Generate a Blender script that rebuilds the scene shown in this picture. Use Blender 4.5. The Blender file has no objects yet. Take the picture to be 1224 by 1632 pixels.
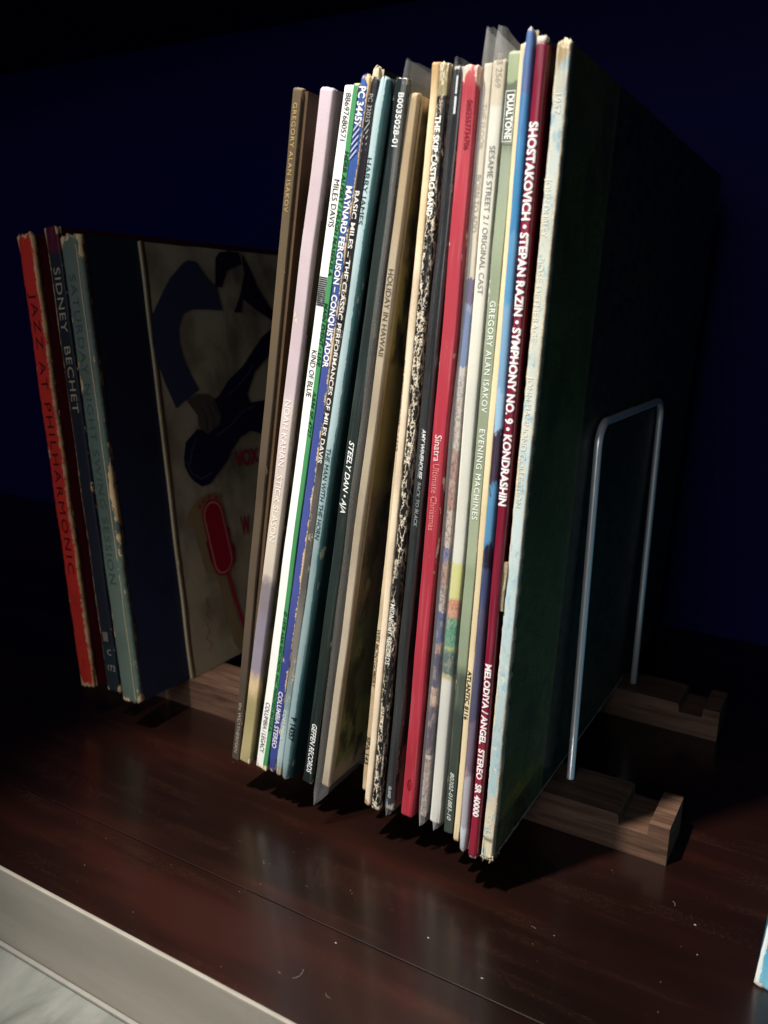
# Old record albums standing in a wooden rack on a dark shelf
import bpy, bmesh, math, random
from mathutils import Vector, Matrix, noise as mnoise
random.seed(7)
S = 0.001                      # millimetres to metres
C = bpy.context.scene.collection
scene = bpy.context.scene

# ------------------------------------------------------------------ camera
def v3(x, y, z): return Vector((x*S, y*S, z*S))
yaw, pitch, roll = math.radians(30.0), math.radians(13.78), math.radians(1.32)
Fw = Vector((-math.sin(yaw)*math.cos(pitch), math.cos(yaw)*math.cos(pitch), -math.sin(pitch)))
R0 = Vector((math.cos(yaw), math.sin(yaw), 0)); U0 = R0.cross(Fw)
Rr = R0*math.cos(roll) + U0*math.sin(roll); Uu = -R0*math.sin(roll) + U0*math.cos(roll)
cam = bpy.data.cameras.new('camera'); camo = bpy.data.objects.new('camera', cam); C.objects.link(camo)
camo.matrix_world = Matrix(((Rr.x, Uu.x, -Fw.x, .130), (Rr.y, Uu.y, -Fw.y, -.300), (Rr.z, Uu.z, -Fw.z, .228), (0, 0, 0, 1)))
cam.sensor_fit = 'HORIZONTAL'; cam.sensor_width = 36.0; cam.lens = 36*1338.6/1224
cam.clip_start = .01; cam.clip_end = 50
cam.dof.use_dof = True; cam.dof.focus_distance = .375; cam.dof.aperture_fstop = 14
scene.camera = camo

# ------------------------------------------------------------------ world and lamps
w = bpy.data.worlds.new('World'); scene.world = w; w.use_nodes = True
w.node_tree.nodes['Background'].inputs[0].default_value = (.03, .06, .6, 1)
w.node_tree.nodes['Background'].inputs[1].default_value = .038
scene.view_settings.view_transform = 'Standard'; scene.view_settings.look = 'None'
scene.view_settings.exposure = 0; scene.view_settings.gamma = 1

def lamp(name, kind, energy, loc, target, color=(1, 1, 1), **kw):
    l = bpy.data.lights.new(name, kind); l.energy = energy; l.color = color
    for k, v in kw.items(): setattr(l, k, v)
    o = bpy.data.objects.new(name, l); C.objects.link(o)
    o.location = v3(*loc); d = (v3(*target) - v3(*loc)).normalized()
    o.rotation_euler = d.to_track_quat('-Z', 'Y').to_euler(); return o
# overhead downlight in the room, just in front of and a little left of the shelf
lamp('ceiling_downlight', 'SPOT', 152, (-270, -500, 1230), (-28, -40, 90), (1, .95, .88), shadow_soft_size=.03, spot_size=math.radians(22), spot_blend=.75)
# soft fill added in front, behind the camera, to lift spines and covers
lamp('front_fill', 'AREA', 4.3, (10, -1250, 470), (-90, 0, 150), (.93, .96, 1), shape='RECTANGLE', size=.5, size_y=.7)

# ------------------------------------------------------------------ node helper
def srgb(c, a=1):
    if isinstance(c, str): c = [int(c[i:i+2], 16) for i in (0, 2, 4)]
    return tuple((x/255/12.92 if x/255 <= .04045 else ((x/255+.055)/1.055)**2.4) for x in c) + (a,)
class NT:
    def __init__(s, name):
        s.m = bpy.data.materials.new(name); s.m.use_nodes = True; s.t = s.m.node_tree
        s.b = s.t.nodes['Principled BSDF']; s.out = s.t.nodes['Material Output']
        tc = s.t.nodes.new('ShaderNodeTexCoord'); vm = s.t.nodes.new('ShaderNodeVectorMath'); vm.operation = 'SCALE'
        vm.inputs['Scale'].default_value = 1000; s.t.links.new(tc.outputs['Object'], vm.inputs[0]); s.P = vm.outputs[0]
        sp = s.t.nodes.new('ShaderNodeSeparateXYZ'); s.t.links.new(s.P, sp.inputs[0]); s.x, s.y, s.z = sp.outputs
    def put(s, sock, v):
        if isinstance(v, bpy.types.NodeSocket): s.t.links.new(v, sock)
        else: sock.default_value = v
    def math(s, op, a, b=0.0, c=None, clamp=False):
        n = s.t.nodes.new('ShaderNodeMath'); n.operation = op; n.use_clamp = clamp
        s.put(n.inputs[0], a); s.put(n.inputs[1], b)
        if c is not None: s.put(n.inputs[2], c)
        return n.outputs[0]
    def step(s, a, lo, hi):
        n = s.t.nodes.new('ShaderNodeMapRange'); n.interpolation_type = 'SMOOTHSTEP'
        s.put(n.inputs[0], a); n.inputs[1].default_value = lo; n.inputs[2].default_value = hi; return n.outputs[0]
    def mix(s, f, a, b, blend='MIX'):
        n = s.t.nodes.new('ShaderNodeMix'); n.data_type = 'RGBA'; n.blend_type = blend
        s.put(n.inputs[0], f); s.put(n.inputs[6], a); s.put(n.inputs[7], b); return n.outputs[2]
    def vec(s, sx, sy, sz, ox=0., oy=0., oz=0.):
        n = s.t.nodes.new('ShaderNodeMapping'); s.t.links.new(s.P, n.inputs[0])
        n.inputs['Scale'].default_value = (sx, sy, sz); n.inputs['Location'].default_value = (ox, oy, oz); return n.outputs[0]
    def noise(s, sc=(1, 1, 1), detail=4, rough=.6, off=0., dist=0.):
        n = s.t.nodes.new('ShaderNodeTexNoise'); n.inputs['Scale'].default_value = 1
        s.t.links.new(s.vec(*sc, off, off*.7, off*1.3), n.inputs['Vector'])
        n.inputs['Detail'].default_value = detail; n.inputs['Roughness'].default_value = rough
        n.inputs['Distortion'].default_value = dist; return n.outputs[0]
    def voro(s, sc, off=0., warp=0.):
        n = s.t.nodes.new('ShaderNodeTexVoronoi'); n.feature = 'DISTANCE_TO_EDGE'; n.inputs['Scale'].default_value = 1
        v = s.vec(*sc, off, off, off)
        if warp:
            nz = s.t.nodes.new('ShaderNodeTexNoise'); nz.inputs['Scale'].default_value = .9; s.t.links.new(s.vec(1, 1, 1), nz.inputs['Vector'])
            nz.inputs['Detail'].default_value = 4
            ad = s.t.nodes.new('ShaderNodeVectorMath'); ad.operation = 'MULTIPLY_ADD'
            s.t.links.new(nz.outputs['Color'], ad.inputs[0]); ad.inputs[1].default_value = (warp,)*3; s.t.links.new(v, ad.inputs[2]); v = ad.outputs[0]
        s.t.links.new(v, n.inputs['Vector']); return n.outputs['Distance']
    def ramp(s, f, stops, interp='LINEAR'):
        n = s.t.nodes.new('ShaderNodeValToRGB'); n.color_ramp.interpolation = interp; e = n.color_ramp.elements
        while len(e) < len(stops): e.new(.5)
        for k, (p, c) in zip(e, sorted(stops, key=lambda q: q[0])): k.position = p
        for k, (p, c) in zip(e, sorted(stops, key=lambda q: q[0])): k.color = c
        s.put(n.inputs[0], f); return n.outputs[0]
    def bump(s, h, dist=.0002, st=.5):
        n = s.t.nodes.new('ShaderNodeBump'); n.inputs['Strength'].default_value = st; n.inputs['Distance'].default_value = dist
        s.put(n.inputs['Height'], h); s.t.links.new(n.outputs[0], s.b.inputs['Normal'])
    def done(s, col, rough=.6, spec=.3):
        s.put(s.b.inputs['Base Color'], col); s.put(s.b.inputs['Roughness'], rough)
        s.b.inputs['Specular IOR Level'].default_value = spec; return s.m

seed = [0]
def nxt(): seed[0] += 13.7; return seed[0]

def printed(name, zones, t=5., H=315., edge=0., end=0., crack=0., fleck=0., worn='e3d3b8', rough=.5, stain=.12, jag=0., soft=.0, blot=None, left=None, spec=.3, side=1.0, cloth=0., smear=0., leather=None, lines=None, painted_falloff=None):
    """Printed cardboard. zones = [(z_from, colour)], worn edges, split ends, cracks, flecks."""
    if end and edge < .24 and t < 50: edge = .24
    n = NT(name); o = nxt()
    big = n.noise((.03, .03, .03), 3, .5, o); mid = n.noise((.25, .25, .12), 6, .65, o+3); fine = n.noise((1.3, 1.3, 1.0), 4, .6, o+5)
    if not isinstance(zones, str) and len(zones) > 16: soft = 0
    if not isinstance(zones, str): zones = sorted(zones)
    if isinstance(zones, str): col = srgb(zones)
    else:
        zz = n.math('MULTIPLY_ADD', n.math('SUBTRACT', mid, .5), jag, n.z) if jag else n.z
        f = n.math('DIVIDE', zz, 330., clamp=True)
        st = []
        for i, (z0, c) in enumerate(zones):
            if soft and i: st.append((max(0, (z0-soft)/330), srgb(zones[i-1][1])))
            st.append((max(0, (z0+soft)/330) if i else 0, srgb(c)))
        col = n.ramp(f, st, 'LINEAR' if soft else 'CONSTANT')
    if left:       # a strip of another colour down the left (or right) side, its border ragged
        xs = n.math('MULTIPLY_ADD', n.math('SUBTRACT', fine, .5), left[2]*.9, n.math('MULTIPLY_ADD', n.math('SUBTRACT', mid, .5), left[2]*1.6, n.x))
        col = n.mix(n.step(xs, left[1]-.04, left[1]+.04), srgb(left[0]) if left[3] else col, col if left[3] else srgb(left[0]))
    if blot:
        for (c, lo, hi, sc) in blot:
            col = n.mix(n.step(n.noise((sc, sc, sc*.55), 5, .6, nxt()), lo, hi), col, srgb(c))
    if smear:
        col = n.mix(n.math('MULTIPLY', n.step(n.noise((.9, .9, .03), 3, .5, o+31), .5, .75), smear), col, srgb(worn))
    if cloth:
        wv = n.math('MULTIPLY', n.math('SINE', n.math('MULTIPLY', n.z, 9.)), n.math('SINE', n.math('MULTIPLY', n.x, 11.)))
        col = n.mix(n.math('MULTIPLY', n.step(wv, -.2, .9), cloth), col, srgb('8f9c9a'))
    dirt_and_falloff = n.mix(n.math('MULTIPLY', n.step(big, .42, .72), stain), col, srgb('6b5a3e'), 'MULTIPLY')
    dirt_and_falloff = n.mix(n.math('MULTIPLY', n.step(fine, .45, .8), stain*.8), dirt_and_falloff, srgb('9a8a72'), 'MULTIPLY')
    ax = n.math('DIVIDE', n.math('ABSOLUTE', n.x), t/2)
    dz = n.math('MINIMUM', n.z, n.math('SUBTRACT', H, n.z))
    val = n.math('ADD', n.math('MULTIPLY', n.math('SUBTRACT', mid, .5), 2.2), n.math('MULTIPLY', n.math('SUBTRACT', big, .5), 1.6))
    if edge: val = n.math('ADD', val, n.math('MULTIPLY', n.step(ax, .55, 1.02), edge))
    if end: val = n.math('ADD', val, n.math('MULTIPLY', n.step(dz, 7., 0.), end*.75))
    wm = n.step(val, .62, .72) if (edge or end) else 0.0
    if crack:
        cr = n.voro((.42, .42, .16), o, .9)
        reg = n.step(n.noise((.4, .4, .03), 3, .5, o+9), .56-crack*.2, .72-crack*.2)
        cm = n.math('MULTIPLY', n.step(cr, .035+.045*crack, .012+.02*crack), reg)
        blob = n.math('MULTIPLY', n.step(n.noise((.8, .8, .35), 6, .75, o+21), .66-.1*crack, .69-.1*crack), reg)
        cm = n.math('MAXIMUM', cm, blob); wm = n.math('MAXIMUM', wm, cm) if (edge or end) else cm
    if painted_falloff:  # olive strip paints a glow on the cover, dark tone beyond paints its fall-off
        yj = n.math('MULTIPLY_ADD', n.math('SUBTRACT', mid, .5), 1.2, n.y); dirt_and_falloff = n.mix(n.math('MULTIPLY', n.step(yj, painted_falloff[0]-5, painted_falloff[0]-3.5), .6), dirt_and_falloff, srgb('7f7f42'), 'MIX'); dirt_and_falloff = n.mix(n.step(yj, painted_falloff[0], painted_falloff[0]+.5), dirt_and_falloff, n.mix(n.step(mid, .4, .65), srgb(painted_falloff[1]), srgb(painted_falloff[2])))
    if lines:
        lc, lsc, zl, zh, ls = lines; lv = n.voro((lsc, lsc, lsc*.6), o+70, 1.4); reg = n.math('MULTIPLY', n.step(n.z, zl-.3, zl+.3), n.step(n.z, zh+.3, zh-.3))
        dirt_and_falloff = n.mix(n.math('MULTIPLY', n.math('MULTIPLY', n.step(lv, .09, .03), reg), ls), dirt_and_falloff, srgb(lc))
        lb = n.step(n.noise((lsc*.8, lsc*.8, lsc*.35), 4, .6, o+80), .52, .56); dirt_and_falloff = n.mix(n.math('MULTIPLY', n.math('MULTIPLY', lb, reg), ls*.45), dirt_and_falloff, srgb('cfb7a6'))
    if leather:
        lt = n.voro((.9, .6, .6), o+2, .5); col0 = n.step(n.noise((.12, .12, .25), 6, .7, o+44), .35, .68); dirt_and_falloff = n.mix(n.math('MULTIPLY', col0, .75), dirt_and_falloff, srgb(leather)); dirt_and_falloff = n.mix(n.math('MULTIPLY', n.step(lt, .1, .02), .5), dirt_and_falloff, srgb('060a08'))
        sc_ = n.step(n.noise((.5, .8, .07), 5, .75, o+50), .72, .76); dirt_and_falloff = n.mix(n.math('MULTIPLY', sc_, .35), dirt_and_falloff, srgb('8a9080'))
    if fleck:
        fm = n.step(n.noise((.9, .9, .6), 3, .6, o+15), .80-fleck*.12, .83-fleck*.12)
        wm = n.math('MAXIMUM', wm, fm) if (edge or end or crack) else fm
    wc = n.mix(n.step(fine, .3, .8), srgb(worn), srgb('b89c74'))
    col = n.mix(n.math('MULTIPLY', wm, side) if not isinstance(wm, float) else wm, dirt_and_falloff, wc)
    h = n.math('MULTIPLY_ADD', wm, -.5, n.math('MULTIPLY_ADD', mid, .5, n.math('MULTIPLY', fine, .35)))
    n.bump(h, .00025, .45)
    rr = n.math('MULTIPLY_ADD', wm, .3, n.math('MULTIPLY_ADD', mid, .25, rough-.12), clamp=True)
    return n.done(col, rr, spec)

def plain(name, c, rough=.6, spec=.3, metal=0, var=.15):
    n = NT(name); a = n.noise((.2, .2, .2), 4, .6, nxt())
    m = n.done(n.mix(n.math('MULTIPLY', a, var*2), srgb(c), (0, 0, 0, 1)), rough, spec); n.b.inputs['Metallic'].default_value = metal; return m

def ink(name, c, fade=0., off=None, rough=.6):
    """Printed lettering, rubbed away in places."""
    n = NT(name); a = n.noise((.9, .9, .5), 5, .7, nxt() if off is None else off)
    n.done(srgb(c), rough, .2)
    if fade:
        tr = n.t.nodes.new('ShaderNodeBsdfTransparent'); mx = n.t.nodes.new('ShaderNodeMixShader')
        lo = .42 + (1-fade)*.2
        f = n.math('MULTIPLY', n.step(a, lo-.05, lo+.12), min(1, .35+fade*.65)); n.t.links.new(f, mx.inputs[0])
        n.t.links.new(n.b.outputs[0], mx.inputs[1]); n.t.links.new(tr.outputs[0], mx.inputs[2]); n.t.links.new(mx.outputs[0], n.out.inputs['Surface'])
    return n.m
inks = {}
def get_ink(c, fade):
    fade = max(fade, .14); k = (c, fade)
    if k not in inks: inks[k] = ink('ink_' + c, c, fade)
    return inks[k]

# ------------------------------------------------------------------ mesh helpers
def link(name, verts, faces, mats, parent=None, smooth=False, fm=None):
    me = bpy.data.meshes.new(name); me.from_pydata([(a*S, b*S, c*S) for a, b, c in verts], [], faces)
    for m in (mats if isinstance(mats, (list, tuple)) else [mats]): me.materials.append(m)
    if fm:
        for p, k in zip(me.polygons, fm): p.material_index = k
    for p in me.polygons: p.use_smooth = smooth
    me.update(); o = bpy.data.objects.new(name, me); C.objects.link(o); o.parent = parent; return o
def thing(name, label, cat, loc, ry=0, rz=0, group=None, rx=0):
    o = bpy.data.objects.new(name, None); C.objects.link(o); o.location = v3(*loc)
    o.rotation_euler = (math.radians(rx), math.radians(ry), math.radians(rz)); o.empty_display_size = .02
    o['label'] = label; o['category'] = cat
    if group: o['group'] = group
    return o
def tag(o, **kw):
    for k, v in kw.items(): o[k] = v
    return o
def grid_box(x0, x1, y0, y1, z0, z1, nx, ny, nz, fn=None):
    vid = {}; V = []; F = []
    def g(i, j, k):
        if (i, j, k) not in vid:
            p = (x0+(x1-x0)*i/nx, y0+(y1-y0)*j/ny, z0+(z1-z0)*k/nz)
            vid[(i, j, k)] = len(V); V.append(fn(*p) if fn else p)
        return vid[(i, j, k)]
    for j in range(ny):
        for k in range(nz):
            F.append((g(0, j, k), g(0, j, k+1), g(0, j+1, k+1), g(0, j+1, k))); F.append((g(nx, j, k), g(nx, j+1, k), g(nx, j+1, k+1), g(nx, j, k+1)))
    for i in range(nx):
        for k in range(nz):
            F.append((g(i, 0, k), g(i+1, 0, k), g(i+1, 0, k+1), g(i, 0, k+1))); F.append((g(i, ny, k), g(i, ny, k+1), g(i+1, ny, k+1), g(i+1, ny, k)))
    for i in range(nx):
        for j in range(ny):
            F.append((g(i, j, 0), g(i, j+1, 0), g(i+1, j+1, 0), g(i+1, j, 0))); F.append((g(i, j, nz), g(i+1, j, nz), g(i+1, j+1, nz), g(i, j+1, nz)))
    return V, F

def profile(x, t, bulge, p):
    u = min(1., abs(x)/(t/2)); return -bulge*(max(0., 1-u**p))**(1/p)

def sway(z, wob, sd): return wob*mnoise.noise((z*.02, sd, .3)), wob*1.2*mnoise.noise((z*.03, sd, 7.1))
def spine_mesh(name, t, H, mat, parent, bulge=.7, p=2.6, depth=3., rag=.3, cap=.8, wob=.15, capz=1.6, N=130, M=14, sd=0.):
    """The folded front edge of a cardboard sleeve, ends softened and a little frayed."""
    V = []; F = []
    for k in range(N+1):
        f = k/N
        z = H*(f - math.sin(4*math.pi*f)*.0 ) if 0 < k < N else H*f
        if k in (1, 2, 3): z = (0, .25, .7, 1.4)[k]
        if k in (N-1, N-2, N-3): z = H-(0, .25, .7, 1.4)[N-k]
        de = min(z, H-z); c = 1.
        cz = capz*t*.5 if capz > 1.9 else min(1.1, .3*t)
        if de < cz: c = math.sqrt(max(0, 1-(1-de/cz)**2))
        cw = 1-(1-c)*(cap if capz > 1.9 else cap*.45)
        ox, oy = sway(z, wob, sd)
        row = []
        ang = [(-1+2*i/M) for i in range(M+1)]
        pts = [(-1, depth)] + [(a, None) for a in ang] + [(1, depth)]
        for (a, yy) in pts:
            x = math.copysign(abs(a)**.8, a)*t/2 if yy is None else a*t/2
            y = (profile(x, t, bulge, p)) if yy is None else yy
            fr = max(0, 1-de/9)
            side = abs(a)**6; jx = rag*(.08+.3*side+fr)*mnoise.noise((x*1.3, z*.35, sd)); jy = rag*(.06+.2*side+fr)*mnoise.noise((x*1.1, z*.4, sd+9))
            jz = rag*fr*2.2*mnoise.noise((x*.9, sd, y*.7)) if de < .1 else 0
            if yy is not None: jy = 0
            V.append((x*cw + ox + jx, (y + oy + jy)*1. + (1-c)*cap*.9*(depth*.5 if yy is None else 0), z + jz))
            row.append(len(V)-1)
    W = M+3
    for k in range(N):
        for i in range(W-1):
            a = k*W+i; F.append((a, a+1, a+1+W, a+W))
        F.append((k*W+W-1, k*W, (k+1)*W, (k+1)*W+W-1))
    F.append(tuple(range(W-1, -1, -1))); F.append(tuple(N*W+i for i in range(W)))
    return link(name, V, F, mat, parent, True)

def cover_mesh(name, t, H, D, mats, parent, y0=2.2, inset=.12, warp=.5, sd=0., z0=.3):
    hx = t/2-inset
    def fn(x, y, z):
        f = (y-y0)/(D-y0)
        wv = warp*f*mnoise.noise((y*.008, z*.008, sd)) ; th = 1-.12*f*(1 if t > 3 else 0)
        if (z < z0+.5 or z > H-z0-.6) and y > 6: z += .35*mnoise.noise((y*.06, x*.4, sd+z*.1))
        return (x*th + wv, y, z)
    V, F = grid_box(-hx, hx, y0, D, z0, H-z0, 2, 24, 24, fn)
    fm = []
    for f in F:
        xs = [V[i][0] for i in f]; ns = Vector(V[f[1]])-Vector(V[f[0]]); n2 = Vector(V[f[2]])-Vector(V[f[0]])
        fm.append(0 if abs(ns.cross(n2).normalized().x) > .7 else 1)
    o = link(name, V, F, mats, parent, False, fm)
    return o

def lettering(parent, s, z_top, z_bot, cap, x, c, t, bulge=.7, p=2.6, fade=0., bold=0., shear=0., stack=False, name='lettering', spaced=1., yoff=.15, oy=0., wob=0., sd=0.):
    """Words printed down a spine: the line runs from z_top down to z_bot, letter heads to the right."""
    cu = bpy.data.curves.new(name, 'FONT'); cu.body = s; cu.size = .01; cu.resolution_u = 3
    cu.offset = bold*.0004; cu.shear = shear; cu.space_character = spaced
    tmp = bpy.data.objects.new('tmp', cu); C.objects.link(tmp)
    dg = bpy.context.evaluated_depsgraph_get(); me = bpy.data.meshes.new_from_object(tmp.evaluated_get(dg))
    bpy.data.objects.remove(tmp); bpy.data.curves.remove(cu)
    if not me.vertices: return
    bm = bmesh.new(); bm.from_mesh(me)
    xs = [v.co.x for v in bm.verts]; ys = [v.co.y for v in bm.verts]
    a, b = min(xs), max(xs); lo, hi = 0, .01*.70
    if not any(ch.isalnum() for ch in s): lo, hi = min(ys), max(ys)
    L = z_top - z_bot
    if p < 5:
        k_ = 1
        while k_*.45 < cap:
            yy = lo+(hi-lo)*k_*.45/cap; bmesh.ops.bisect_plane(bm, geom=bm.verts[:]+bm.edges[:]+bm.faces[:], plane_co=(0, yy, 0), plane_no=(0, 1, 0)); k_ += 1
    for v in bm.verts:
        u = (v.co.x-a)/(b-a)*L; h = (v.co.y-lo)/(hi-lo)*cap - cap/2
        if stack: px, pz = x + u - L/2, (z_top+z_bot)/2 + h      # upright word (used for short codes)
        else: px, pz = x + h, z_top - u
        dx, dy = sway(pz, wob, sd)
        v.co = ((px+dx)*S, (profile(px, t, bulge, p) - yoff + dy)*S, pz*S)
    bm.to_mesh(me); bm.free(); me.name = name
    me.materials.clear(); me.materials.append(get_ink(c, fade))
    for pl in me.polygons: pl.material_index = 0
    o = bpy.data.objects.new(name, me); C.objects.link(o); o.parent = parent; return o

def bars(parent, rects, c, t, bulge=.7, p=2.6, name='printed_bars', fade=0., yoff=.3, slant=0.):
    V = []; F = []
    for (x0, x1, z0, z1) in rects:
        i = len(V)
        for (x, z) in ((x0, z0), (x1, z0+slant), (x1, z1+slant), (x0, z1)): V.append((x, profile(x, t, bulge, p)-yoff, z))
        F.append((i, i+1, i+2, i+3))
    return link(name, V, F, get_ink(c, fade), parent)

def face_art(parent, polys, x, c, name='printed_shape', eps=.06, fade=0., mat=None):
    """Flat print on the right-hand face of a cover; points are (y, z)."""
    obs = []
    for P in polys:
        bm = bmesh.new(); vs = [bm.verts.new((x*S+eps*S, a*S, b*S)) for a, b in P]; f = bm.faces.new(vs); f.normal_update()
        if f.normal.x < 0: f.normal_flip()
        bmesh.ops.triangulate(bm, faces=[f]); me = bpy.data.meshes.new(name); bm.to_mesh(me); bm.free()
        me.materials.append(mat or get_ink(c, fade)); o = bpy.data.objects.new(name, me); C.objects.link(o); o.parent = parent; obs.append(o)
    return obs
def line_poly(pts, wd):
    L = []; R = []
    for i, (a, b) in enumerate(pts):
        p0 = pts[max(0, i-1)]; p1 = pts[min(len(pts)-1, i+1)]; dx, dy = p1[0]-p0[0], p1[1]-p0[1]; l = math.hypot(dx, dy) or 1
        L.append((a-dy/l*wd/2, b+dx/l*wd/2)); R.append((a+dy/l*wd/2, b-dx/l*wd/2))
    return L + R[::-1]

# plastic film
def film(name, haze=.16, tint='eef2f3'):
    n = NT(name); T = n.t.nodes
    tr = T.new('ShaderNodeBsdfTransparent'); tr.inputs[0].default_value = (.975, .985, .985, 1)
    df = T.new('ShaderNodeBsdfDiffuse'); df.inputs[0].default_value = srgb(tint)
    tl = T.new('ShaderNodeBsdfTranslucent'); tl.inputs[0].default_value = srgb(tint); ad = T.new('ShaderNodeMixShader'); ad.inputs[0].default_value = .5
    n.t.links.new(df.outputs[0], ad.inputs[1]); n.t.links.new(tl.outputs[0], ad.inputs[2])
    gl = T.new('ShaderNodeBsdfGlossy'); gl.inputs['Roughness'].default_value = .22
    a = n.noise((.05, .05, .02), 4, .6, nxt()); cr = n.noise((.5, .5, .05), 4, .7, nxt())
    m1 = T.new('ShaderNodeMixShader'); n.put(m1.inputs[0], n.math('ADD', n.math('MULTIPLY_ADD', a, haze*.5, haze*.08), n.math('ADD', n.math('MULTIPLY', n.step(n.z, 9., -4.), haze*.6), n.math('MULTIPLY', n.step(n.z, 312., 324.), haze*.25)))); n.t.links.new(tr.outputs[0], m1.inputs[1]); n.t.links.new(ad.outputs[0], m1.inputs[2])
    fr = T.new('ShaderNodeLayerWeight'); fr.inputs[0].default_value = .25
    m2 = T.new('ShaderNodeMixShader'); n.put(m2.inputs[0], n.math('MULTIPLY_ADD', fr.outputs['Facing'], .18, .015)); n.t.links.new(m1.outputs[0], m2.inputs[1]); n.t.links.new(gl.outputs[0], m2.inputs[2])
    bp = T.new('ShaderNodeBump'); bp.inputs['Strength'].default_value = .5; bp.inputs['Distance'].default_value = .0006; n.t.links.new(cr, bp.inputs['Height'])
    for q in (df, gl): n.t.links.new(bp.outputs[0], q.inputs['Normal'])
    n.t.links.new(m2.outputs[0], n.out.inputs['Surface']); return n.m
M_film = film('clear_film', .22); M_film2 = film('cloudy_film', .5, 'f4f6f6')

def plastic_sleeve(parent, t, y0, D, z0, z1, mat, pinch=True, bottom=6., fold=None, drop=0., sd=0., droop=0.):
    """Thin clear outer sleeve open at the back: two panels joined by a fold in front of the spine."""
    V = []; F = []; N = 60
    prof = [(-t/2, D), (-t/2, D*.5), (-t/2, 56), (-t/2, 30), (-t/2, y0+6), (-t/2*.9, y0+2.2), (-t/2*.45, y0+.5), (0, y0), (t/2*.45, y0+.5), (t/2*.9, y0+2.2), (t/2, y0+6), (t/2, 30), (t/2, 56), (t/2, D*.5), (t/2, D)]
    for k in range(N+1):
        z = z0+(z1-z0)*k/N
        e0 = min(1., (z-z0)/bottom) if pinch else 1.; e1 = min(1., (z1-z)/9.)
        pw = (.12+.88*e0**.7)*(.55+.45*e1)
        for (x, y) in prof:
            near = max(0, 1-(y-y0)/20)
            wx = .5*mnoise.noise((z*.03, y*.03, sd)) ; wy = 1.1*near*mnoise.noise((z*.025, sd+4, 0))
            zz = z
            zz -= droop*max(0, 1-(y-y0)/60)*max(0, 1-(z-z0)/30)
            if k == N: zz += 1.6*mnoise.noise((y*.05, x*.5, sd)) - drop*(1-near)*(1 if x > 0 else .3)
            if k == 0: zz += 1.2*mnoise.noise((y*.06, x*.5, sd+2))
            V.append((x*(1-near)+x*near*pw + wx, y + wy, zz))
    W = len(prof)
    for k in range(N):
        for i in range(W-1): a = k*W+i; F.append((a, a+1, a+1+W, a+W))
    o = link('plastic_sleeve', V, F, mat, parent, True)
    return o

# ------------------------------------------------------------------ the setting
# dark stained, semi-gloss shelf board
def shelf_mat():
    n = NT('dark_mahogany'); g = n.noise((.008, .12, .2), 5, .55, 3.); g2 = n.noise((.006, .022, .05), 3, .5, 9.); f = n.noise((.4, 1.6, 1), 5, .65, 5.)
    c = n.ramp(n.math('ADD', n.math('MULTIPLY', g, .3), n.math('MULTIPLY_ADD', g2, 1.3, -.32)), [(.25, srgb('0e0503')), (.5, srgb('170704')), (.7, srgb('260c06'))])  # fine grain, plus broad dark and red streaks painting the varnish's uneven reflections
    c = n.mix(n.math('MULTIPLY', n.step(f, .5, .8), .15), c, srgb('0c0403'))
    sc = n.voro((.015, .05, .03), 3., 1.2); c = n.mix(n.math('MULTIPLY', n.step(sc, .004, .001), n.math('MULTIPLY', n.step(g, .5, .6), .35)), c, srgb('8a6a52'))
    dust = n.step(n.noise((.9, .9, .9), 2, .5, 40.), .80, .84); c = n.mix(n.math('MULTIPLY', dust, .12), c, srgb('4a4038'))
    n.bump(n.math('MULTIPLY_ADD', f, .4, g), .0001, .07)
    m = n.done(c, n.math('MULTIPLY_ADD', g2, .22, .2), .5)
    n.b.inputs['Coat Weight'].default_value = .35; n.b.inputs['Coat Roughness'].default_value = .15; return m
M_shelf = shelf_mat()
M_dark = plain('dark_cabinet_paint', '060644', .7, .1)
def slab(name, x0, x1, y0, y1, z0, z1, mat, bev=.0, parent=None):
    V = [(x, y, z) for z in (z0, z1) for y in (y0, y1) for x in (x0, x1)]
    F = [(0, 2, 3, 1), (4, 5, 7, 6), (0, 1, 5, 4), (2, 6, 7, 3), (0, 4, 6, 2), (1, 3, 7, 5)]
    o = link(name, V, F, mat, parent)
    if bev:
        b = o.modifiers.new('bevel', 'BEVEL'); b.width = bev*S; b.segments = 3; b.limit_method = 'ANGLE'
    return o
ZS = -18.5
tag(slab('shelf', -900, 420, -55.9, 370, ZS-22, ZS, M_shelf, .35), kind='structure')
tag(slab('shelf_lipping', -900, 420, -101.5, -56.3, ZS-22, ZS, M_shelf, .35), kind='structure')
def taupe():
    n = NT('front_edge_taupe_reflection'); a = n.noise((.01, .3, .06), 5, .6, 2.); b = n.noise((.05, .2, .05), 5, .7, 12.); f = n.noise((1.2, 1, .9), 4, .6, 6.)  # pale taupe stands in for the bright reflection on glossy dark wood
    c = n.mix(n.step(a, .3, .7), srgb('827d72'), srgb('8f897e')); c = n.mix(n.math('MULTIPLY', n.step(b, .55, .8), .35), c, srgb('706960'))
    c = n.mix(n.math('MULTIPLY', n.step(f, .74, .8), .5), c, srgb('52483f')); edge = n.step(n.z, ZS-1.6, ZS-.4)
    c = n.mix(n.math('MULTIPLY', edge, n.step(n.noise((.06, .3, .5), 5, .7, 17.), .38, .6)), c, srgb('958f85'))
    n.bump(f, .0002, .2); return n.done(c, .5, .4)
tag(slab('shelf_front_edge', -900, 420, -103.4, -101.6, ZS-40, ZS+.35, taupe(), .5), kind='structure')
tag(slab('cabinet_back', -900, 420, 370.5, 382, ZS-22, 470, M_dark), kind='structure')
tag(slab('cabinet_side', -912, -900.5, -60, 370, ZS-22, 470, M_dark), kind='structure')
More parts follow.
